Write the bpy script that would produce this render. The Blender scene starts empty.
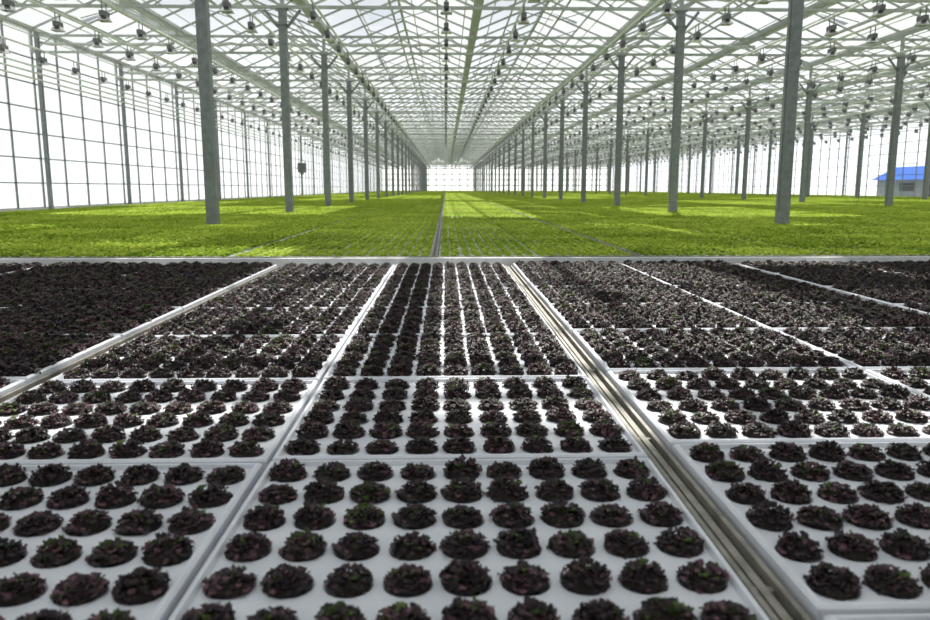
import bpy, math, random
from mathutils import Vector, Matrix
import numpy as np
random.seed(7)
R = random.random
def U(a,b): return a+(b-a)*random.random()
scene = bpy.context.scene

# ------------------------------------------------------------------ materials
def new_mat(name):
    m = bpy.data.materials.new(name); m.use_nodes = True
    nt = m.node_tree; nt.nodes.clear()
    out = nt.nodes.new('ShaderNodeOutputMaterial')
    return m, nt, out
def pbr(name, col, rough=0.5, metal=0.0, noise=None, nscale=8.0, bump=0.0, spec=0.5):
    m, nt, out = new_mat(name)
    b = nt.nodes.new('ShaderNodeBsdfPrincipled')
    b.inputs['Base Color'].default_value = (*col,1)
    b.inputs['Roughness'].default_value = rough
    b.inputs['Metallic'].default_value = metal
    b.inputs['Specular IOR Level'].default_value = spec
    nt.links.new(b.outputs[0], out.inputs[0])
    tc = nt.nodes.new('ShaderNodeTexCoord')
    nz = nt.nodes.new('ShaderNodeTexNoise'); nz.inputs['Scale'].default_value = nscale
    nz.inputs['Detail'].default_value = 5
    nt.links.new(tc.outputs['Object'], nz.inputs['Vector'])
    if noise:
        cr = nt.nodes.new('ShaderNodeValToRGB')
        cr.color_ramp.elements[0].color = (*noise,1); cr.color_ramp.elements[0].position=0.35
        cr.color_ramp.elements[1].color = (*col,1); cr.color_ramp.elements[1].position=0.65
        nt.links.new(nz.outputs['Fac'], cr.inputs[0]); nt.links.new(cr.outputs[0], b.inputs['Base Color'])
    if bump>0:
        bp = nt.nodes.new('ShaderNodeBump'); bp.inputs['Strength'].default_value=bump
        nt.links.new(nz.outputs['Fac'], bp.inputs['Height']); nt.links.new(bp.outputs[0], b.inputs['Normal'])
    return m
def leaf_mat(name, c0, c1, c2, rough, transl, spec=0.5, vr=0.3):
    """colour driven by per-leaf attribute 'tint' (0..1) + per-plant random"""
    m, nt, out = new_mat(name)
    at = nt.nodes.new('ShaderNodeAttribute'); at.attribute_name='tint'
    cr = nt.nodes.new('ShaderNodeValToRGB')
    e = cr.color_ramp.elements
    e[0].color=(*c0,1); e[0].position=0.0
    e[1].color=(*c2,1); e[1].position=1.0
    k = e.new(0.6); k.color=(*c1,1)
    oi = nt.nodes.new('ShaderNodeObjectInfo')
    ma = nt.nodes.new('ShaderNodeMath'); ma.operation='MULTIPLY_ADD'
    ma.inputs[1].default_value=vr; ma.inputs[2].default_value=-vr*.4
    nt.links.new(oi.outputs['Random'], ma.inputs[0])
    ad = nt.nodes.new('ShaderNodeMath'); ad.operation='ADD'; ad.use_clamp=True
    nt.links.new(ma.outputs[0], ad.inputs[0]); nt.links.new(at.outputs['Fac'], ad.inputs[1])
    nt.links.new(ad.outputs[0], cr.inputs[0])
    b = nt.nodes.new('ShaderNodeBsdfPrincipled'); b.inputs['Roughness'].default_value=rough
    b.inputs['Specular IOR Level'].default_value=spec
    nt.links.new(cr.outputs[0], b.inputs['Base Color'])
    t = nt.nodes.new('ShaderNodeBsdfTranslucent'); nt.links.new(cr.outputs[0], t.inputs[0])
    mx = nt.nodes.new('ShaderNodeMixShader'); mx.inputs[0].default_value=transl
    nt.links.new(b.outputs[0], mx.inputs[1]); nt.links.new(t.outputs[0], mx.inputs[2])
    nt.links.new(mx.outputs[0], out.inputs[0])
    return m
def glass_mat(name, t_clear, t_milky, tint=(0.95,0.98,1.0), milk=(0.8,0.83,0.85)):
    m, nt, out = new_mat(name)
    at = nt.nodes.new('ShaderNodeAttribute'); at.attribute_name='tint'
    tr = nt.nodes.new('ShaderNodeBsdfTransparent'); tr.inputs[0].default_value=(*tint,1)
    tl = nt.nodes.new('ShaderNodeBsdfTranslucent'); tl.inputs[0].default_value=(*milk,1)
    gl = nt.nodes.new('ShaderNodeBsdfGlossy'); gl.inputs['Roughness'].default_value=0.15
    mr = nt.nodes.new('ShaderNodeMapRange')
    mr.inputs['To Min'].default_value=t_clear; mr.inputs['To Max'].default_value=t_milky
    nt.links.new(at.outputs['Fac'], mr.inputs['Value'])
    m1 = nt.nodes.new('ShaderNodeMixShader'); nt.links.new(mr.outputs[0], m1.inputs[0])
    nt.links.new(tr.outputs[0], m1.inputs[1]); nt.links.new(tl.outputs[0], m1.inputs[2])
    m2 = nt.nodes.new('ShaderNodeMixShader'); m2.inputs[0].default_value=0.05
    nt.links.new(m1.outputs[0], m2.inputs[1]); nt.links.new(gl.outputs[0], m2.inputs[2])
    nt.links.new(m2.outputs[0], out.inputs[0])
    return m

M_foam = pbr('white_foam', (0.74,0.75,0.82), 0.55, noise=(0.65,0.66,0.73), nscale=9, bump=0.05)
M_soil = pbr('peat', (0.026,0.018,0.016), 0.95, noise=(0.009,0.006,0.006), nscale=300, bump=0.5)
M_red = leaf_mat('red_leaf', (0.008,0.0045,0.006), (0.031,0.013,0.018), (0.155,0.068,0.092), 0.48, 0.08, 0.45)
M_redg = leaf_mat('red_leaf_green_heart', (0.015,0.028,0.006), (0.055,0.095,0.016), (0.13,0.21,0.04), 0.5, 0.2, 0.3)
M_green = leaf_mat('green_leaf', (0.13,0.23,0.014), (0.33,0.46,0.038), (0.60,0.70,0.11), 0.6, 0.38, 0.2, vr=.4)
M_steel = pbr('galvanised_steel', (0.24,0.265,0.265), 0.5, 0.3, noise=(0.18,0.20,0.20), nscale=12)
M_alu = pbr('painted_aluminium', (0.44,0.47,0.435), 0.45, 0.15, noise=(0.36,0.385,0.36), nscale=5)
M_white_pipe = pbr('white_painted_pipe', (0.72,0.75,0.70), 0.4, 0.1)
M_dark = pbr('dark_plastic', (0.03,0.032,0.035), 0.5)
M_lamp = pbr('lamp_housing', (0.15,0.155,0.16), 0.5, 0.2)
M_tan = pbr('weathered_rail', (0.33,0.305,0.27), 0.6, 0.25, noise=(0.20,0.185,0.165), nscale=22)
M_gut = pbr('wet_channel', (0.16,0.152,0.145), 0.35, noise=(0.08,0.077,0.073), nscale=15)
M_liner = pbr('pond_liner', (0.02,0.022,0.025), 0.3)
M_conc = pbr('concrete', (0.42,0.43,0.43), 0.85, noise=(0.32,0.33,0.33), nscale=6, bump=0.15)
M_lip = pbr('white_concrete_kerb', (0.72,0.73,0.74), 0.7, noise=(0.58,0.59,0.59), nscale=9, bump=0.1)
M_cloth = pbr('screen_fabric', (0.70,0.71,0.68), 0.9, noise=(0.60,0.61,0.59), nscale=14)
M_ground = pbr('outdoor_ground', (0.72,0.73,0.71), 0.95, noise=(0.64,0.66,0.62), nscale=0.2)
M_blue = pbr('blue_sheet_metal', (0.010,0.13,0.62), 0.8, noise=(0.008,0.11,0.55), nscale=3, spec=.1)
M_shedwall = pbr('shed_cladding', (0.30,0.34,0.36), 0.7, noise=(0.22,0.26,0.28), nscale=4)
M_roofglass = glass_mat('roof_glass', 0.03, 1.0, milk=(0.47,0.505,0.52))
M_wallglass = glass_mat('wall_glass', 0.2, 0.6, milk=(0.92,0.94,0.95))
M_endglass = glass_mat('end_glass', 0.5, 0.8, milk=(0.75,0.78,0.78))
M_sideglass = glass_mat('side_glass', 0.0, 0.12, milk=(0.5,0.53,0.53))
M_refl = pbr('lamp_reflector', (0.6,0.6,0.6), 0.25, 0.9)
M_dimmer, nt, out = new_mat('added_dimmer_sheet')  # translucent sheet for the added overhead dimmer
a=nt.nodes.new('ShaderNodeBsdfTranslucent'); a.inputs[0].default_value=(.85,.87,.88,1)
b=nt.nodes.new('ShaderNodeBsdfDiffuse'); b.inputs[0].default_value=(.6,.6,.58,1)
m1=nt.nodes.new('ShaderNodeMixShader'); m1.inputs[0].default_value=.2
nt.links.new(a.outputs[0],m1.inputs[1]); nt.links.new(b.outputs[0],m1.inputs[2]); nt.links.new(m1.outputs[0],out.inputs[0])

# ------------------------------------------------------------------ mesh builder
class MB:
    def __init__(s): s.v=[]; s.f=[]; s.m=[]; s.t=[]
    def add(s, vs, fs, mi=0, t=0.5):
        o=len(s.v); s.v.extend([tuple(x) for x in vs])
        for f in fs: s.f.append([i+o for i in f]); s.m.append(mi); s.t.append(t)
    def box(s, x0,x1,y0,y1,z0,z1, mi=0, t=0.5):
        s.add([(x0,y0,z0),(x1,y0,z0),(x1,y1,z0),(x0,y1,z0),(x0,y0,z1),(x1,y0,z1),(x1,y1,z1),(x0,y1,z1)],
              [(3,2,1,0),(4,5,6,7),(0,1,5,4),(1,2,6,5),(2,3,7,6),(3,0,4,7)], mi, t)
    def beam(s, p, q, w, h=None, mi=0, n=4):
        p=Vector(p); q=Vector(q); d=(q-p)
        if d.length<1e-6: return
        d.normalize(); h=h or w
        ref = Vector((0,0,1)) if abs(d.z)<0.9 else Vector((0,1,0))
        a = d.cross(ref).normalized(); b = a.cross(d).normalized()
        vs=[]
        if n==4: offs=[(-w/2,-h/2),(w/2,-h/2),(w/2,h/2),(-w/2,h/2)]
        else: offs=[(w/2*math.cos(2*math.pi*i/n), h/2*math.sin(2*math.pi*i/n)) for i in range(n)]
        for c in (p,q):
            for (u,v) in offs: vs.append(c+a*u+b*v)
        fs=[(i,(i+1)%n,(i+1)%n+n,i+n) for i in range(n)]
        fs.append(tuple(range(n))[::-1]); fs.append(tuple(range(n,2*n)))
        s.add(vs,fs,mi)
    def mesh(s, name, mats, smooth=False):
        me=bpy.data.meshes.new(name); me.from_pydata(s.v,[],s.f)
        for m in mats: me.materials.append(m)
        me.polygons.foreach_set('material_index', s.m)
        at=me.attributes.new('tint','FLOAT','FACE'); at.data.foreach_set('value', s.t)
        if smooth: me.polygons.foreach_set('use_smooth',[True]*len(s.f))
        me.update(); return me
    def obj(s, name, mats, smooth=False, link=True):
        ob=bpy.data.objects.new(name, s.mesh(name,mats,smooth))
        if link: scene.collection.objects.link(ob)
        return ob

# ------------------------------------------------------------------ scatter with geometry nodes
def scatter(name, pts, rots, scls, idx, coll):
    me=bpy.data.meshes.new(name); me.from_pydata(pts,[],[])
    a=me.attributes.new('rot','FLOAT_VECTOR','POINT'); a.data.foreach_set('vector', np.array(rots,dtype=np.float32).ravel())
    a=me.attributes.new('scl','FLOAT_VECTOR','POINT'); a.data.foreach_set('vector', np.array(scls,dtype=np.float32).ravel())
    a=me.attributes.new('idx','INT','POINT'); a.data.foreach_set('value', np.array(idx,dtype=np.int32))
    ob=bpy.data.objects.new(name,me); scene.collection.objects.link(ob)
    ng=bpy.data.node_groups.new(name+'_gn','GeometryNodeTree')
    ng.interface.new_socket('Geometry',in_out='INPUT',socket_type='NodeSocketGeometry')
    ng.interface.new_socket('Geometry',in_out='OUTPUT',socket_type='NodeSocketGeometry')
    N=ng.nodes; L=ng.links
    gi=N.new('NodeGroupInput'); go=N.new('NodeGroupOutput')
    ci=N.new('GeometryNodeCollectionInfo'); ci.inputs['Collection'].default_value=coll
    ci.inputs['Separate Children'].default_value=True; ci.inputs['Reset Children'].default_value=True
    ip=N.new('GeometryNodeInstanceOnPoints'); ip.inputs['Pick Instance'].default_value=True
    def na(nm,dt):
        n=N.new('GeometryNodeInputNamedAttribute'); n.data_type=dt; n.inputs['Name'].default_value=nm; return n
    r=na('rot','FLOAT_VECTOR'); s=na('scl','FLOAT_VECTOR'); i=na('idx','INT')
    er=N.new('FunctionNodeEulerToRotation')
    L.new(gi.outputs[0], ip.inputs['Points']); L.new(ci.outputs[0], ip.inputs['Instance'])
    L.new(r.outputs['Attribute'], er.inputs[0]); L.new(er.outputs[0], ip.inputs['Rotation'])
    L.new(s.outputs['Attribute'], ip.inputs['Scale'])
    L.new(i.outputs['Attribute'], ip.inputs['Instance Index'])
    L.new(ip.outputs[0], go.inputs[0])
    md=ob.modifiers.new('scatter','NODES'); md.node_group=ng
    return ob

# ------------------------------------------------------------------ leaves / plants
def leaf(mb, base, az, e0, bend, L, W, ruffle, cup, nu=5, nv=4, mi=0, t=0.5):
    ca,sa=math.cos(az),math.sin(az)
    ph=U(0,6.28); ph2=U(0,6.28)
    vs=[]; r=0; z=0; e=e0
    for i in range(nu+1):
        tt=i/nu
        w=W*(0.18+0.95*math.sin(math.pi*min(1,tt*0.86+0.04))**0.8)*(1 if i<nu else 0.75)
        for j in range(nv+1):
            s=j/nv*2-1
            zz=z + cup*s*s*W + ruffle*abs(s)**1.5*math.sin(ph+tt*11+s*2.2) + ruffle*0.4*math.sin(ph2+tt*17+s*5)
            rr=r - 0.25*W*s*s*tt + ruffle*0.5*math.sin(ph2+s*7+tt*4)
            x=rr; y=w*s
            vs.append((base[0]+x*ca-y*sa, base[1]+x*sa+y*ca, base[2]+zz))
        dl=L/nu; r+=dl*math.cos(e); z+=dl*math.sin(e); e-=bend/nu
    fs=[]
    for i in range(nu):
        for j in range(nv):
            a=i*(nv+1)+j; fs.append((a,a+1,a+nv+2,a+nv+1))
    mb.add(vs,fs,mi,t)

def red_plant(green=0.0, dens=1.0):
    mb=MB()
    # crumbly peat plug with granules, filling the planting hole
    n=26; vs=[]; rings=[(.0300,-.001),(.0285,.0045),(.024,.0065),(.018,.0085),(.010,.0100)]
    for (r,z) in rings:
        for i in range(n):
            rr=r*U(.92,1.05); vs.append((rr*math.cos(6.283*i/n),rr*math.sin(6.283*i/n),z+U(-.0020,.0022)))
    vs.append((0,0,.0105)); fs=[]; nr=len(rings)
    for b in range(nr-1):
        for i in range(n): fs.append((b*n+i,b*n+(i+1)%n,(b+1)*n+(i+1)%n,(b+1)*n+i))
    for i in range(n): fs.append(((nr-1)*n+i,(nr-1)*n+(i+1)%n,nr*n))
    mb.add(vs,fs,1,0.3)
    for i in range(34):
        a=U(0,6.283); r=.029*math.sqrt(R()); c=Vector((r*math.cos(a),r*math.sin(a),.0045+.006*(1-(r/.03)**2))); q=U(.0010,.0024)
        o=[c+Vector((q*U(.7,1.2)*d[0],q*U(.7,1.2)*d[1],q*U(.7,1.2)*d[2])) for d in ((1,0,0),(0,1,0),(-1,0,0),(0,-1,0),(0,0,1),(0,0,-1))]
        mb.add(o,[(0,1,4),(1,2,4),(2,3,4),(3,0,4),(1,0,5),(2,1,5),(3,2,5),(0,3,5)],1,.3)
    K=int(84*dens)
    for k in range(K):
        q=(k+0.5)/K
        az=k*2.399+U(-.8,.8)
        rad=0.0280*math.sqrt(q)
        base=(rad*math.cos(az), rad*math.sin(az), 0.009*(1-q*q)+0.004+U(-.002,.002))
        e0=1.0-0.75*q+U(-.4,.4)
        L=U(0.0055,0.0098); W=U(0.0038,0.0068)
        g = R()<green*(1.2-q)
        leaf(mb, base, az+U(-1.2,1.2), e0, U(0.7,2.1), L, W, U(0.0010,0.0022), U(-.3,.4), 4,4, 2 if g else 0, min(1,max(0,random.gauss(0.46,0.29))))
    return mb
red_coll=bpy.data.collections.new('red_lettuce_variants')
for k in range(8):
    ob=red_plant(0.08 if k<5 else 0.34, U(.8,1.1)).obj('red_lettuce_%d'%k,[M_red,M_soil,M_redg],True,link=False); red_coll.objects.link(ob)

COLW=0.71; GUT=0.055; PER=2*COLW+GUT     # raft column width / channel / block period
RP=0.60; CS=0.0755; RS=0.0940
def green_patch():
    mb=MB()
    for i in range(9):
        for j in range(6):
            cx=(i-4)*.0785+U(-.008,.008); cy=(j-2.5)*0.0995+U(-.010,.010)
            K=16; hs=U(.75,1.2)
            for k in range(K):
                q=(k+.5)/K; az=k*2.399+U(-.4,.4); rad=0.024*q
                leaf(mb,(cx+rad*math.cos(az),cy+rad*math.sin(az),0.006+0.008*(1-q)*hs),az,1.3-0.75*q+U(-.2,.2),U(.8,1.6),
                     U(.026,.038)*hs,U(.009,.015),U(.002,.004),U(0,.3),3,2,0,min(1,max(0,random.gauss(0.26+0.4*(1-q)+0.1,0.22))))
    return mb
green_coll=bpy.data.collections.new('green_lettuce_variants')
for k in range(4):
    ob=green_patch().obj('green_lettuce_%d'%k,[M_green],True,link=False); green_coll.objects.link(ob)

# ------------------------------------------------------------------ raft with real planting holes
def raft():
    mb=MB(); hw=COLW/2-0.005; hl=RP/2-0.007; T=0.034; bv=0.004
    gx=[-hw+bv]+[(i-4.5)*CS for i in range(10)]+[hw-bv]
    gy=[-hl+bv]+[(j-3)*RS for j in range(7)]+[hl-bv]
    for i in range(len(gx)-1):
        for j in range(len(gy)-1):
            x0,x1,y0,y1=gx[i],gx[i+1],gy[j],gy[j+1]
            if 1<=i<=9 and 1<=j<=6:
                cx,cy=(x0+x1)/2,(y0+y1)/2; n=16; outer=[];rim=[];inn=[];bot=[]
                hx,hy=(x1-x0)/2,(y1-y0)/2
                for k in range(n):
                    a=2*math.pi*(k+0.5)/n+math.pi/4-math.pi/n
                    c,s=math.cos(a),math.sin(a); m=max(abs(c),abs(s))
                    outer.append((cx+hx*c/m,cy+hy*s/m,0)); rim.append((cx+.0325*c,cy+.0325*s,0.0))
                    inn.append((cx+.030*c,cy+.030*s,-0.003)); bot.append((cx+.024*c,cy+.024*s,-0.022))
                vs=outer+rim+inn+bot; fs=[]
                for b in range(3):
                    for k in range(n):
                        k2=(k+1)%n; fs.append((b*n+k,b*n+k2,(b+1)*n+k2,(b+1)*n+k))
                mb.add(vs,fs,0)
            else: mb.add([(x0,y0,0),(x1,y0,0),(x1,y1,0),(x0,y1,0)],[(0,1,2,3)],0)
    rz=.008; rw=.009
    def ring(d,z): return [(-hw+bv+d,-hl+bv+d,z),(hw-bv-d,-hl+bv+d,z),(hw-bv-d,hl-bv-d,z),(-hw+bv+d,hl-bv-d,z)]
    vs=ring(0,rz)+ring(rw*.6,rz)+ring(rw,0.0002); fs=[]
    for l in range(2):
        for k in range(4):
            k2=(k+1)%4; fs.append((l*4+k,l*4+k2,(l+1)*4+k2,(l+1)*4+k))
    mb.add(vs,fs,0)
    b=[(-hw,-hl,rz-bv),(hw,-hl,rz-bv),(hw,hl,rz-bv),(-hw,hl,rz-bv)]
    c=[(-hw,-hl,-T),(hw,-hl,-T),(hw,hl,-T),(-hw,hl,-T)]
    vs=ring(0,rz)+b+c; fs=[]
    for l in range(2):
        for k in range(4):
            k2=(k+1)%4; fs.append((l*4+k2,l*4+k,(l+1)*4+k,(l+1)*4+k2))
    mb.add(vs,fs,0)
    return mb
raft_coll=bpy.data.collections.new('raft_variants')
ob=raft().obj('raft_0',[M_foam],False,link=False); raft_coll.objects.link(ob)

X0=-1.04         # left edge of the block the camera stands over
rp=[];rr=[];rs=[];ri=[]; pp=[];pr=[];ps=[];pi_=[]
gutters=[]
for b in range(-4,5):
    bx=X0+b*PER
    gutters.append(bx-GUT/2)
    yoff={1:0.075,0:0.0,-1:0.02}.get(b, U(0,0.05))
    for c in range(2):
        cx=bx+COLW*(c+.5)
        yo=yoff+(0.0 if c else -0.01)*(b==0)
        for k in range(-2,6):
            cy=1.345+RP*(k+.5)+yo
            if cy+RP/2>5.05: continue
            rp.append((cx+U(-.002,.002),cy,0)); rr.append((0,0,U(-.003,.003))); rs.append((1,1,1)); ri.append(0)
            # further beds are a little older
            grow = 1.0 + (0.20 if b<=-1 else 0.0) + (0.07 if k>=1 else 0) + (0.05 if b>=1 and k>=2 else 0)
            for i in range(9):
                for j in range(6):
                    x=cx+(i-4)*CS+U(-.002,.002); y=cy+(j-2.5)*RS+U(-.002,.002)
                    s=U(.95,1.08)*grow
                    pp.append((x,y,0.001 if grow<1.05 else 0.003)); pr.append((U(-.05,.05),U(-.05,.05),U(0,6.283))); ps.append((s,s,s*U(.9,1.3)))
                    pi_.append(random.randrange(5) if R()<0.82 else 5+random.randrange(3))
gutters.append(X0+5*PER-GUT/2)
scatter('styrofoam_grow_rafts',rp,rr,rs,ri,raft_coll)
scatter('red_lettuce_plants',pp,pr,ps,pi_,red_coll)

XL,XR=X0-4*PER-GUT, X0+5*PER
mb=MB(); mb.box(XL-.06,XR+.06,0.05,4.99,-0.25,-0.038,0)
mb.box(XL-.12,XL-.06,0.0,5.0,-0.25,0.0,1); mb.box(XR+.06,XR+.12,0.0,5.0,-0.25,0.0,1); mb.box(XL-.12,XR+.12,-0.02,0.05,-0.25,0.0,1)
mb.obj('pond_basin',[M_liner,M_lip])
mb=MB()
for g in gutters:
    mb.box(g-.0255,g+.0255,0.06,4.97,-0.034,-0.020,1)
    for dx in (-.0195,.0195): mb.box(g+dx-.004,g+dx+.004,0.06,4.97,-0.02,-0.004,0)
    mb.box(g-.006,g+.006,0.06,4.97,-0.02,-0.011,0)
    y=0.3
    while y<4.9: mb.box(g-.02,g+.02,y,y+.012,-0.02,-0.0135,0); y+=0.6
mb.obj('raft_guide_rails',[M_tan,M_gut])
mb=MB(); mb.box(-9.0,26.0,5.03,5.16,-0.25,0.040,0); mb.box(-9.0,26.0,5.16,5.40,-0.25,-0.004,0)
mb.box(-9.0,26.0,5.085,5.10,0.040,0.047,1)
mb.obj('divider_kerb',[M_lip,M_tan])

# ------------------------------------------------------------------ green field
GY0=5.45; YEND=124.5
gp=[];gr=[];gs=[];gi_=[]; gx0=-0.08+GUT/2
b0=-6; b1=18
rail=MB(); bed=MB()
for b in range(b0,b1):
    bx=gx0+b*PER
    if bx+2*COLW>25.6: break
    hb=U(.85,1.1)
    for c in range(2):
        cx=bx+COLW*(c+.5); y=GY0+RP/2
        sx=1.0
        if b not in (0,1,-1): sx=1.05; 
        while y<YEND-1.2:
            gp.append((cx,y,0)); k=random.randrange(2); gr.append((0,0,math.pi*k)); gs.append((sx,1,hb*U(.85,1.12))); gi_.append(random.randrange(4)); y+=RP
    bed.box(bx,bx+2*COLW,GY0-.02,YEND-1,-0.05,0.0,0)
    rail.box(bx-GUT,bx,GY0-.02,YEND-1,-0.05,-0.02,1)
    if b in (0,1): rail.box(bx-GUT+.006,bx-GUT+.016,GY0-.02,YEND-1,-0.02,0.018,0); rail.box(bx-.016,bx-.006,GY0-.02,YEND-1,-0.02,0.018,0)
GXL=gx0+b0*PER-GUT; GXR=bx if bx+2*COLW>25.6 else bx+PER
scatter('green_lettuce_crop',gp,gr,gs,gi_,green_coll)
bed.obj('green_crop_rafts',[M_foam]); rail.obj('crop_guide_rails',[M_tan,M_gut])
mb=MB(); mb.box(GXL-.05,GXR+.05,5.40,YEND-.9,-0.25,-0.052,0); mb.obj('crop_pond_basin',[M_liner])

# ------------------------------------------------------------------ greenhouse shell
XE=[-10.42,-3.08,4.53,11.82,19.1,26.4]
BAY=5.0; YC0=0.2
YB=-9.8; YE=125.2
WL=XE[0]; WR=XE[-1]
ZL=3.85; ZU=4.28; ZG=4.40; ZR=5.20
HB=[]
for r in range(5):
    m=(XE[r]+XE[r+1])/2; HB+= [(XE[r],m),(m,XE[r+1])]
mb=MB(); mb.box(WL-.2,WR+.2,YB-.2,YE+.2,-0.40,-0.25,0); mb.obj('floor',[M_conc])
mb=MB(); mb.add([(-300,-150,-.42),(400,-150,-.42),(400,500,-.42),(-300,500,-.42)],[(0,1,2,3)],0); mb.obj('outdoor_ground',[M_ground])

frames=[YC0+BAY*i for i in range(-2,26)]
mb=MB()
w=.07
mb.box(-w,w,-w,w,-0.25,ZL-.02,0)
mb.box(-.13,.13,-.13,.13,-0.25,-0.235,0)
mb.box(-.10,.10,-.09,.09,ZL-.30,ZL-.28,0); mb.box(-.11,.11,-.08,.08,ZL-.02,ZL,0)
mb.beam((-.07,0,ZL-.35),(-.34,0,ZL-.02),.04,.05,0); mb.beam((.07,0,ZL-.35),(.34,0,ZL-.02),.04,.05,0)
mb.box(-w-.012,-w,-.03,.03,0.2,ZL-.4,0)
for sx in (-1,1):
    for sy in (-1,1): mb.beam((sx*.1,sy*.1,-.235),(sx*.1,sy*.1,-.20),.02,.02,0,6)
cm=mb.mesh('steel_column',[M_steel])
for r in range(1,5):
    for y in frames:
        if r<3 and 0<y<6: continue      # clear span over the working aisle
        ob=bpy.data.objects.new('steel_column',cm); ob.location=(XE[r],y,0)
        scene.collection.objects.link(ob)
# trusses
mb=MB()
for r in range(5):
    a,b=XE[r],XE[r+1]; SP=b-a
    mb.beam((a,0,ZL+.03),(b,0,ZL+.03),.06,.055); mb.beam((a,0,ZU),(b,0,ZU),.06,.055)
    n=12
    for k in range(n):
        xa=a+SP*k/n; xb=a+SP*(k+1)/n
        if k%2==0: mb.beam((xa,0,ZL+.03),(xb,0,ZU),.024)
        else: mb.beam((xa,0,ZU),(xb,0,ZL+.03),.024)
    mb.beam((a,0,ZL),(a,0,ZG),.07)
    m=(a+b)/2; mb.beam((m,0,ZU),(m,0,ZG),.06)
tm=mb.mesh('roof_truss',[M_alu])
for y in frames:
    ob=bpy.data.objects.new('roof_truss',tm); ob.location=(0,y,0); scene.collection.objects.link(ob)
mb=MB()
for X in [h[0] for h in HB]+[WR]:
    mb.beam((X,YB,ZG),(X,YE,ZG),.17,.06)
    mb.beam((X-.09,YB,ZG+.05),(X-.09,YE,ZG+.05),.02,.08); mb.beam((X+.09,YB,ZG+.05),(X+.09,YE,ZG+.05),.02,.08)
mb.obj('roof_gutters',[M_alu])
mb=MB()
for (a,b_) in HB:
    X=(a+b_)/2; H=b_-a
    mb.beam((X,YB,ZR),(X,YE,ZR),.06,.09)
    y=YB; i=0
    while y<=YE+.01:
        for s in (-1,1):
            mb.beam((X,y,ZR),(X+s*(H/2-.09),y,ZG+.06),.028 if i%2 else .045,.045)
        y+=1.25; i+=1
    for s in (-1,1):
        mb.beam((X+s*H*.26,YB,(ZR*.48+ZG*.52)),(X+s*H*.26,YE,(ZR*.48+ZG*.52)),.035,.035)
mb.obj('roof_glazing_bars',[M_alu])
# panes made clear above the wanted sun patches; most others stay milky
SUN=Vector((-.25,-1,-1.25))
def clear_at(x,y,z):
    k=z/1.25; gx=x-.25*k; gy=y-1.0*k
    for (x0,x1,y0,y1) in ((-7.2,-2.6,13.5,20.5),(-.6,1.2,12.5,26),(3.5,6.8,13,18.5),(-10.,-7,20,28),(8,13,21,29),(-.6,1.2,30,70),(-6,-3,30,38),(13,19,26,36),(-1.1,1.4,1.6,5.0),(4.5,8,34,44),(-9,-5,42,60),(8,12,44,60),(-3,-.5,34,50)):
        if x0<=gx<=x1 and y0<=gy<=y1: return True
    return False
def tint(x,y,z):
    if clear_at(x,y,z): return 0.0
    if R()<.025: return U(0,.5)
    return min(1,max(.75,random.gauss(.93,.08)))
mb=MB()
for k,(a,b_) in enumerate(HB):
    X=(a+b_)/2; H=b_-a
    for s in (-1,1):
        y=YB
        n=0
        while y<YE-.1:
            xg=X+s*(H/2-.09)
            xm=X+s*H*.26; zm=ZR*.48+ZG*.52
            mb.add([(xm,y+.02,zm+.04),(xg,y+.02,ZG+.1),(xg,y+1.23,ZG+.1),(xm,y+1.23,zm+.04)],[(0,1,2,3)],0,tint((xm+xg)/2,y+.6,4.6))
            lift = .45 if (n%4 in (1,2) and ((k+(s>0))%2==0)) else 0
            mb.add([(X,y+.02,ZR+.05),(xm,y+.02,zm+.05+lift),(xm,y+1.23,zm+.05+lift),(X,y+1.23,ZR+.05)],[(0,1,2,3)],0,tint((X+xm)/2,y+.6,5.0))
            y+=1.25; n+=1
mb.obj('ceiling',[M_roofglass])

mb=MB()
for (a,b_) in HB:
    X=(a+b_)/2
    for dx,z,d,mi in ((-1.2,ZL-.06,.05,0),(1.2,ZL-.06,.05,0),(0,ZU+.10,.05,1),(-.5,ZL+.1,.02,1),(.55,ZL+.1,.02,1),(-1.6,ZU-.06,.025,1),(1.6,ZU-.06,.025,1)):
        mb.beam((X+dx,YB+.2,z),(X+dx,YE-.2,z),d,d,mi,6)
for z in (3.15,3.3,3.45): mb.beam((WL+.32,YB+.3,z),(WL+.32,YE-.3,z),.05,.05,0,6)
mb.obj('overhead_pipes',[M_white_pipe,M_alu])
mb=MB()
for (a,b_) in HB:
    X=(a+b_)/2; H=b_-a
    y=YB+1.2
    while y<YE:
        for s in (-1,1): mb.beam((X+s*.04,y,ZU+.15),(X+s*H*.25,y+.3,ZR*.48+ZG*.52-.03),.022)
        y+=2.5
mb.obj('vent_push_rods',[M_alu])
mb=MB()
for y in frames:
    for k,(xa,xb) in enumerate(HB):
        a=xa+.15; b=xb-.15; n=12
        prev=None
        for i in range(n+1):
            x=a+(b-a)*i/n; z=ZU-.14-.05*abs(math.sin(i*1.3+k)); p=(x,y+.16,z)
            if prev: mb.beam(prev,p,.11,.08,0,6)
            prev=p
mb.obj('folded_shade_screens',[M_cloth])
mb=MB()
for (xa,xb) in HB:
    for f in range(len(frames)):
        y0=frames[f]; 
        if y0>4: break
        y1=y0+BAY-.3; n=6; xa_=xa+.08; xb_=xb-.08
        for i in range(n):
            x0=xa_+(xb_-xa_)*i/n; x1=xa_+(xb_-xa_)*(i+1)/n
            z0=ZU+.05+.02*(i%2); z1=ZU+.05+.02*((i+1)%2)
            mb.add([(x0,y0+.25,z0),(x1,y0+.25,z1),(x1,y1,z1),(x0,y1,z0)],[(0,1,2,3)])
mb.obj('added_foreground_dimmer',[M_dimmer])  # added overhead, out of view, to dim the light on the front rafts

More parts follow.
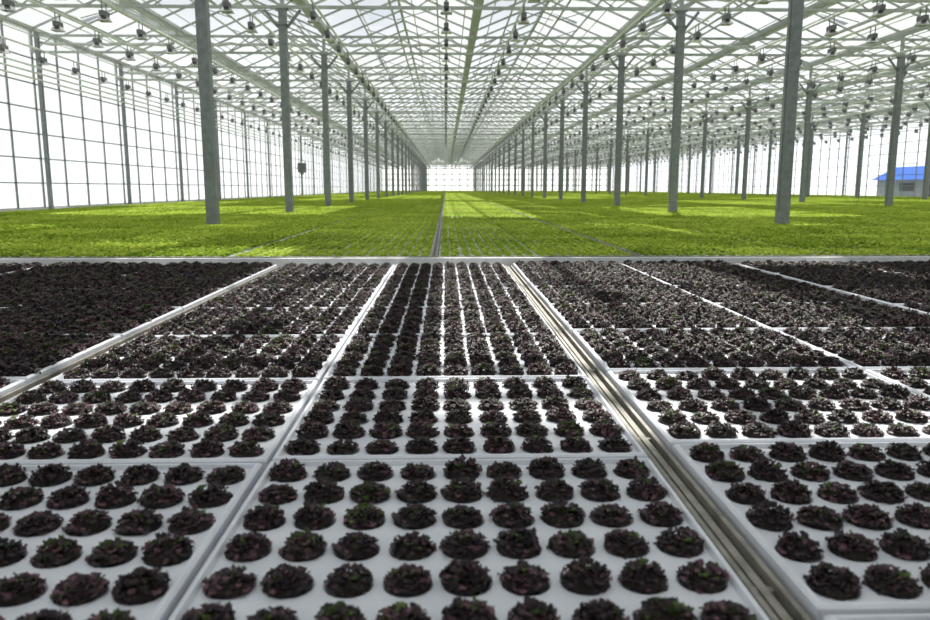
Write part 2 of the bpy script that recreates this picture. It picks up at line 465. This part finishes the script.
# grow lights
gl=MB()
gl.box(-.045,.045,-.12,.12,.09,.18,0)
vs=[(-.055,-.06,.09),(.055,-.06,.09),(.055,.06,.09),(-.055,.06,.09),(-.10,-.11,0.01),(.10,-.11,0.01),(.10,.11,0.01),(-.10,.11,0.01)]
gl.add(vs,[(0,1,5,4),(1,2,6,5),(2,3,7,6),(3,0,4,7)],1)
gl.beam((-.06,0,.05),(.06,0,.05),.03,.03,1,8)
gl.beam((0,-.09,.18),(0,-.09,.33),.015); gl.beam((0,.09,.18),(0,.09,.33),.015)
gcol=bpy.data.collections.new('grow_light_variants'); ob=gl.obj('grow_light_0',[M_lamp,M_refl],False,link=False); gcol.objects.link(ob)
P=[];Q=[];S=[];I=[]
for k,(a,b_) in enumerate(HB):
    for dx in (-1.2,1.2):
        X=(a+b_)/2+dx; y=YB+2.6+(.9 if dx>0 else 0)
        while y<YE-2:
            P.append((X,y,ZL-.405)); Q.append((0,0,0)); S.append((1,1,1)); I.append(0); y+=5/3
scatter('grow_lights',P,Q,S,I,gcol)

def side_wall(name, X, glass):
    g=MB(); f=MB()
    sx=1 if X>0 else -1
    zs=[0.0,.62,1.24,1.86,2.48,3.10,3.72,ZG]
    f.box(X-.06,X+.06,YB,YE,-.25,0.0,1)
    for z in zs: f.box(X-.02,X+.02,YB,YE,z-.015,z+.015,0)
    y=YB;i=0
    while y<YE+.01:
        ww=.018 
        f.box(X-.025,X+.025,y-ww,y+ww,0,ZG,0)
        if y<YE-.1:
            for a in range(len(zs)-1):
                g.add([(X,y+.02,zs[a]),(X,y+1.23,zs[a]),(X,y+1.23,zs[a+1]),(X,y+.02,zs[a+1])],[(0,1,2,3)],0,min(1,max(0,random.gauss(.5,.2))))
        y+=1.25;i+=1
    for y in frames:
        f.box(X-sx*.16-.045,X-sx*.16+.045,y-.05,y+.05,-.25,ZG-.03,2)
    root=f.obj(name,[M_steel,M_lip,M_steel])
    gg=g.obj(name+'_glazing',[glass]); gg.parent=root
side_wall('wall_left',WL,M_wallglass)
side_wall('wall_right',WR,M_sideglass)
def end_wall(name,Y):
    g=MB(); f=MB()
    zs=[0.0,.9,1.8,2.7,3.6,ZG]
    f.box(WL,WR,Y-.06,Y+.06,-.25,0,1)
    for z in zs: f.box(WL,WR,Y-.05,Y+.05,z-.05,z+.05,0)
    nx=int((WR-WL)/1.27+.5); dx=(WR-WL)/nx
    for i in range(nx+1):
        x=WL+i*dx; f.box(x-.05,x+.05,Y-.05,Y+.05,0,ZG,0)
        if i<nx:
            for a in range(len(zs)-1):
                g.add([(x,Y,zs[a]),(x+dx,Y,zs[a]),(x+dx,Y,zs[a+1]),(x,Y,zs[a+1])],[(0,1,2,3)],0,.5)
    for (xa,xb) in HB:
        g.add([(xa,Y,ZG),(xb,Y,ZG),((xa+xb)/2,Y,ZR)],[(0,1,2)],0,.5)
    root=f.obj(name,[M_steel,M_lip]); gg=g.obj(name+'_glazing',[M_endglass]); gg.parent=root
end_wall('wall_back',YE); end_wall('wall_front',YB)

# hanging climate sensor box
fm=MB()
fm.box(-.12,.12,-.09,.09,0,.30,0)
for i in range(4): fm.box(-.135,.135,-.10,.10,.04+i*.065,.055+i*.065,0)
fm.box(-.05,.05,-.05,.05,-.06,0,0)
fm.beam((-.1,0,.30),(0,0,.42),.012); fm.beam((.1,0,.30),(0,0,.42),.012); fm.beam((0,0,.42),(0,0,ZL-.9),.01)
ob=fm.obj('climate_sensor_box',[M_steel]); ob.location=(-4.55,24.6,.98)

# ------------------------------------------------------------------ outdoors
mb=MB()
mb.box(28.4,31,42.3,49.9,-.42,1.05,1)
mb.add([(28.1,42,1.0),(28.1,50.3,1.0),(29.7,50.3,1.85),(29.7,42,1.85),(31.3,42,1.0),(31.3,50.3,1.0)],[(0,3,2,1),(3,4,5,2),(0,4,3),(1,2,5)],0)
mb.box(28.37,28.4,43,44.5,-.42,.9,2); mb.box(28.37,28.4,46,47.5,.3,.8,2)
mb.obj('blue_roof_shed',[M_blue,M_shedwall,M_dark])

# ------------------------------------------------------------------ world + sun
w=bpy.data.worlds.new('overcast_sky'); scene.world=w; w.use_nodes=True
nt=w.node_tree; nt.nodes.clear()
o=nt.nodes.new('ShaderNodeOutputWorld'); bg=nt.nodes.new('ShaderNodeBackground')
tc=nt.nodes.new('ShaderNodeTexCoord'); nz=nt.nodes.new('ShaderNodeTexNoise'); nz.inputs['Scale'].default_value=3.5; nz.inputs['Detail'].default_value=6
cr=nt.nodes.new('ShaderNodeValToRGB'); cr.color_ramp.elements[0].position=.38; cr.color_ramp.elements[0].color=(.45,.53,.62,1)
cr.color_ramp.elements[1].position=.62; cr.color_ramp.elements[1].color=(1,1,1,1)
nt.links.new(tc.outputs['Generated'],nz.inputs['Vector']); nt.links.new(nz.outputs['Fac'],cr.inputs[0])
sep=nt.nodes.new('ShaderNodeSeparateXYZ'); nt.links.new(tc.outputs['Generated'],sep.inputs[0])
mr=nt.nodes.new('ShaderNodeMapRange'); mr.inputs['From Min'].default_value=0.02; mr.inputs['From Max'].default_value=.35
mr.inputs['To Min'].default_value=1.75; mr.inputs['To Max'].default_value=.72
nt.links.new(sep.outputs[2],mr.inputs['Value'])
mr2=nt.nodes.new('ShaderNodeMapRange'); mr2.inputs['From Min'].default_value=0.05; mr2.inputs['From Max'].default_value=.4
nt.links.new(sep.outputs[2],mr2.inputs['Value'])
mx=nt.nodes.new('ShaderNodeMixRGB'); mx.inputs[1].default_value=(1,1,1,1); nt.links.new(mr2.outputs[0],mx.inputs[0]); nt.links.new(cr.outputs[0],mx.inputs[2])
nt.links.new(mx.outputs[0],bg.inputs[0]); nt.links.new(mr.outputs[0],bg.inputs[1]); nt.links.new(bg.outputs[0],o.inputs[0])
sd=bpy.data.lights.new('sun','SUN'); sd.energy=8.0; sd.angle=math.radians(1.0); sd.color=(1,.95,.85)
so=bpy.data.objects.new('sun',sd); scene.collection.objects.link(so)
so.rotation_euler=SUN.to_track_quat('-Z','Y').to_euler()

# ------------------------------------------------------------------ camera
cd=bpy.data.cameras.new('camera'); cam=bpy.data.objects.new('camera',cd); scene.collection.objects.link(cam)
cam.location=(0,0,.5); cd.sensor_width=36; cd.lens=29.42; cd.clip_start=.02; cd.clip_end=1000
cam.rotation_euler=(math.radians(90-9.13),0,math.radians(-1.43))
cd.dof.use_dof=True; cd.dof.focus_distance=2.8; cd.dof.aperture_fstop=5.6
scene.camera=cam
scene.view_settings.view_transform='Standard'
scene.view_settings.exposure=-0.12
